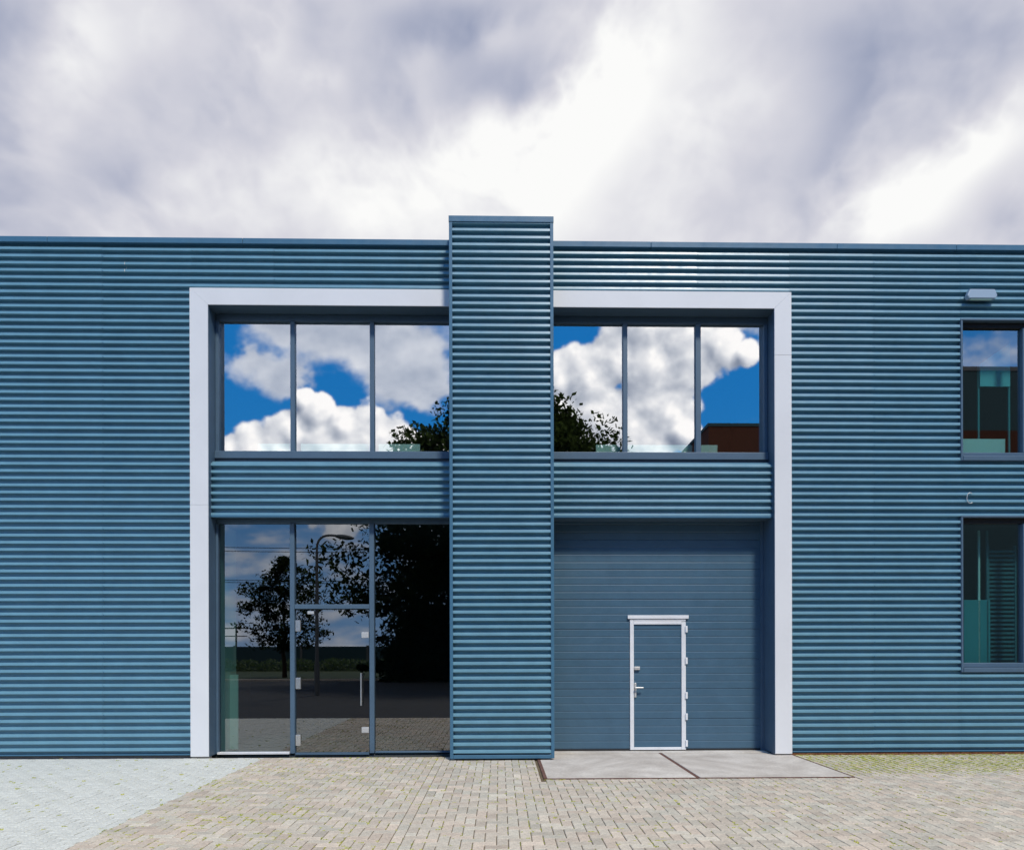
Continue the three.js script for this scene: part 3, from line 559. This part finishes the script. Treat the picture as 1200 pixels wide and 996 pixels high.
// ---------------------------------------------------------------- what the glass mirrors: the other side of the road
function tree(name, x, z, label, o) {
  const t = group(name); t.position.set(x, -0.09, z); tag(t, label, 'tree', o.group);
  const r = rng(o.seed), bones = [], tips = [], V = (a, b, c) => new THREE.Vector3(a, b, c);
  const top = o.h * 0.72; let p = V(0, 0, 0);
  for (let i = 1; i <= 6; i++) { const q = V((r() - 0.5) * 0.5 * (i > 1), top * i / 6, (r() - 0.5) * 0.5 * (i > 1)); bones.push(limb(p, q, o.r * (1 - (i - 1) / 7), o.r * (1 - i / 7), 10)); p = q; }
  for (let i = 0; i < o.limbs; i++) {
    const y = o.base + (top - o.base) * Math.pow(r(), 0.8) * 0.95, a = r() * 6.283, rad = Math.min(o.env(y + 1.5), o.env(y + 3.5)) * (0.4 + 0.3 * r()), s = V(0, y, 0), m = V(Math.cos(a) * rad * 0.5, y + rad * 0.32, Math.sin(a) * rad * 0.5), e = V(Math.cos(a) * rad, y + rad * (0.35 + 0.3 * r()), Math.sin(a) * rad);
    const k = o.r * 0.4 * (1 - y / o.h); bones.push(limb(s, m, k, k * 0.65, 7), limb(m, e, k * 0.65, k * 0.2, 6)); tips.push(e, m);
  }
  obj('trunk', mergeGeometries(bones), M.bark, t);
  const pos = [], col = [], nor = [];
  for (let c = 0; c < o.clumps; c++) {
    const y = o.base + (o.h - o.base) * r(), a = r() * 6.283, n = 0.74 + 0.62 * noise3(Math.cos(a) * 1.9 + o.seed, y * 11 / o.h, Math.sin(a) * 1.9), R = o.env(y) * n * Math.pow(r(), 0.42), cx = Math.cos(a) * R, cz = Math.sin(a) * R, cr = o.clump * (0.5 + r()), tone = 0.7 + 0.6 * r();
    for (let l = 0; l < o.leaves; l++) {
      const u = r() * 2 - 1, b = r() * 6.283, d = cr * Math.cbrt(r()), w = Math.sqrt(1 - u * u), lx = cx + d * w * Math.cos(b), ly = y + d * u * 0.75, lz = cz + d * w * Math.sin(b), s = o.leaf * (0.6 + 0.8 * r());
      const A = V(r() - 0.5, r() - 0.5, r() - 0.5).normalize().multiplyScalar(s), C = V(r() - 0.5, r() - 0.5, r() - 0.5).normalize().multiplyScalar(s * 0.6);
      const q = [[-A.x, -A.y, -A.z], [C.x, C.y, C.z], [A.x, A.y, A.z], [-C.x, -C.y, -C.z]].map(([e, f, g]) => [lx + e, ly + f, lz + g]);
      for (const k of [0, 1, 2, 0, 2, 3]) pos.push(...q[k]);
      const N = A.clone().cross(C).normalize(), tt = tone * (0.8 + 0.4 * r()); for (let k = 0; k < 6; k++) { nor.push(N.x, N.y, N.z); col.push(tt, tt, tt * 0.9); }
    }
  }
  const g = new THREE.BufferGeometry(); g.setAttribute('position', new THREE.BufferAttribute(new Float32Array(pos), 3)); g.setAttribute('normal', new THREE.BufferAttribute(new Float32Array(nor), 3)); g.setAttribute('color', new THREE.BufferAttribute(new Float32Array(col), 3));
  obj('crown', g, M.leaf, t);
}
tree('broad_tree', 0.5, 30, 'huge broad dark-leaved tree across the road', { seed: 3, h: 17.8, r: 0.45, base: 2.2, limbs: 46, clumps: 2300, leaves: 60, leaf: 0.15, clump: 1.0, env: (y) => { const t = (y - 2) / 15.5; return t < 0 || t > 1 ? 0.3 : 12.9 * Math.pow(Math.sin(Math.PI * Math.min(1, 0.16 + t * 0.84)), 0.8) * (0.84 + 0.08 * t + 0.2 * Math.exp(-(((t - 0.14) / 0.13) ** 2))); } });
tree('young_tree', -14.2, 34, 'smaller round-crowned tree beside the road lamp', { seed: 9, h: 7.8, r: 0.16, base: 1.9, limbs: 34, clumps: 250, leaves: 34, leaf: 0.11, clump: 0.5, env: (y) => { const t = (y - 1.6) / 6.2; return t < 0 || t > 1 ? 0.2 : 3.7 * Math.pow(Math.sin(Math.PI * Math.min(1, 0.12 + t * 0.88)), 0.7) * (1.1 - 0.35 * t); } });
tree('tall_shrub', -3.4, 28.4, 'low spreading dark shrub under the huge tree', { seed: 21, h: 3.7, r: 0.08, base: 0.1, limbs: 20, clumps: 1100, leaves: 40, leaf: 0.12, clump: 0.5, env: (y) => 5.0 * Math.sqrt(Math.max(0.02, 1 - (y / 3.9) ** 2)) });
{
  const h = group('clipped_hedge'); h.position.set(0, -0.09, 48); tag(h, 'long dark hedge running before the noise barrier', 'hedge');
  const r = rng(61), pos = [], nor = []; for (let i = 0; i < 16000; i++) { const x = -46 + 92 * r(), y = 1.15 * r() * (0.85 + 0.3 * noise3(x * 0.6, 2, 1)), z = (r() - 0.5) * 1.4, s = 0.2, A = new THREE.Vector3(r() - 0.5, r() - 0.5, r() - 0.5).multiplyScalar(s * 2), C = new THREE.Vector3(r() - 0.5, r() - 0.5, r() - 0.5).multiplyScalar(s * 2), N = A.clone().cross(C).normalize(); pos.push(x, y, z, x + A.x, y + A.y, z + A.z, x + C.x, y + C.y, z + C.z); for (let k = 0; k < 3; k++) nor.push(N.x, N.y, N.z); }
  const g = new THREE.BufferGeometry(); g.setAttribute('position', new THREE.BufferAttribute(new Float32Array(pos), 3)); g.setAttribute('normal', new THREE.BufferAttribute(new Float32Array(nor), 3)); g.setAttribute('color', new THREE.BufferAttribute(new Float32Array(pos.length).fill(1), 3));
  obj('foliage', g, M.leaf, h);
  const b = group('noise_barrier'); b.position.set(0, -0.09, 51); tag(b, 'long low dark teal barrier wall behind the hedge', 'wall');
  for (let i = 0; i < 16; i++) obj('panel', rbox(-48 + i * 6 + 0.1, -42 + i * 6 - 0.1, 0, 2.15, -0.08, 0.08, 0.02), M.barrier, b);
  for (let i = 0; i <= 16; i++) obj('post', box(-48.1 + i * 6 + 0.001, -47.9 + i * 6 - 0.001, 0, 2.25, -0.1, 0.1), M.pole, b);
}
{
  const s = group('street_lamp'); s.position.set(-6.9, -0.012, 14.6); tag(s, 'grey street lamp with a curved arm beside the road', 'street lamp');
  obj('pole', mergeGeometries([limb(new THREE.Vector3(0, 0, 0), new THREE.Vector3(0, 1.2, 0), 0.1, 0.1, 12), limb(new THREE.Vector3(0, 1.2, 0), new THREE.Vector3(0, 5.4, 0), 0.075, 0.055, 12)]), M.pole, s);
  obj('arm', tube([[0, 5.39, 0], [0.03, 5.75, 0], [0.2, 5.98, 0], [0.5, 6.05, 0], [0.8, 6.02, 0]], 0.045, 16, 8), M.pole, s);
  obj('lamp_head', new THREE.SphereGeometry(0.3, 16, 10).scale(1.25, 0.32, 0.55).rotateZ(-0.12).translate(1.05, 5.98, 0), M.pole, s);
}
for (const x of [-42, 42]) {
  const u = group('utility_pole'); u.position.set(x, -0.09, 40); tag(u, x < 0 ? 'wooden utility pole carrying wires beyond the young tree' : 'wooden utility pole carrying wires past the brown brick block', 'utility pole', 'poles of the overhead line');
  obj('pole', limb(new THREE.Vector3(0, 0, 0), new THREE.Vector3(0, 10.6, 0), 0.17, 0.11, 10), M.bark, u); for (const y of [9.3, 7.0]) obj('crossarm', box(-0.06, 0.06, y, y + 0.12, -0.9, 0.9), M.bark, u);
}
{
  const ys = [[9.9, 0.7], [9.42, -0.7], [7.42, 0.7], [7.0 + 0.12, -0.7]];
  ys.forEach(([y, dz], i) => tag(obj('overhead_wire', tube([[-42, y, 40 + dz], [-20, y - 0.4, 40 + dz], [0, y - 0.55, 40 + dz], [20, y - 0.4, 40 + dz], [42, y, 40 + dz]], 0.025, 30, 5), M.wire), i < 2 ? 'thin black overhead wire strung from the upper crossarms of the utility poles' : 'thin black overhead wire strung from the lower crossarms of the utility poles', 'wire', i < 2 ? 'upper wires of the overhead line' : 'lower wires of the overhead line'));
  const p = group('lattice_mast'); p.position.set(-58, -0.09, 140); tag(p, 'distant grey mast with two crossbars beyond the barrier', 'mast');
  obj('post', limb(new THREE.Vector3(0, 0, 0), new THREE.Vector3(0, 7.4, 0), 0.25, 0.18, 8), M.pole, p); obj('crossbar', box(-2.6, 2.6, 6.6, 6.85, -0.1, 0.1), M.pole, p); obj('crossbar', box(-2.4, 2.4, 4.9, 5.1, -0.1, 0.1), M.pole, p);
}
{
  const b = group('brick_block'); b.position.set(0, -0.09, 0); tag(b, 'tall plain brown brick block across the road', 'building');
  obj('wall', box(10.45, 20.98, 0, 12.9, 22.5, 37), M.brick, b); obj('parapet', box(10.4, 20.98, 12.9, 13.05, 22.45, 37.05), M.darkTeal, b);
  for (let i = 0; i < 3; i++) for (let j = 0; j < 2; j++) { const w = obj('window', box(12.2 + i * 3, 13.8 + i * 3, 2 + j * 3.6, 3.9 + j * 3.6, 22.42, 22.5), M.pole, b); obj('pane', box(12.3 + i * 3, 13.7 + i * 3, 2.1 + j * 3.6, 3.8 + j * 3.6, 22.405, 22.42), M.darkTeal, w); }
  const o = group('office_block'); o.position.set(0, -0.09, 0); tag(o, 'taller dark teal metal block joined to the brown brick block', 'building');
  obj('wall', box(21, 38, 0, 15.2, 21.5, 37), M.darkTeal, o); obj('base', box(21, 38, 10.6, 12.3, 21.4, 21.5), M.brick, o); obj('parapet', box(20.95, 38.05, 15.2, 15.4, 21.45, 37.05), M.pole, o);
  for (let i = 0; i < 4; i++) obj('fin', box(22 + i * 4, 22.2 + i * 4, 12.31, 15.19, 21.3, 21.5), M.pole, o);
}
renderer.render(scene, camera);
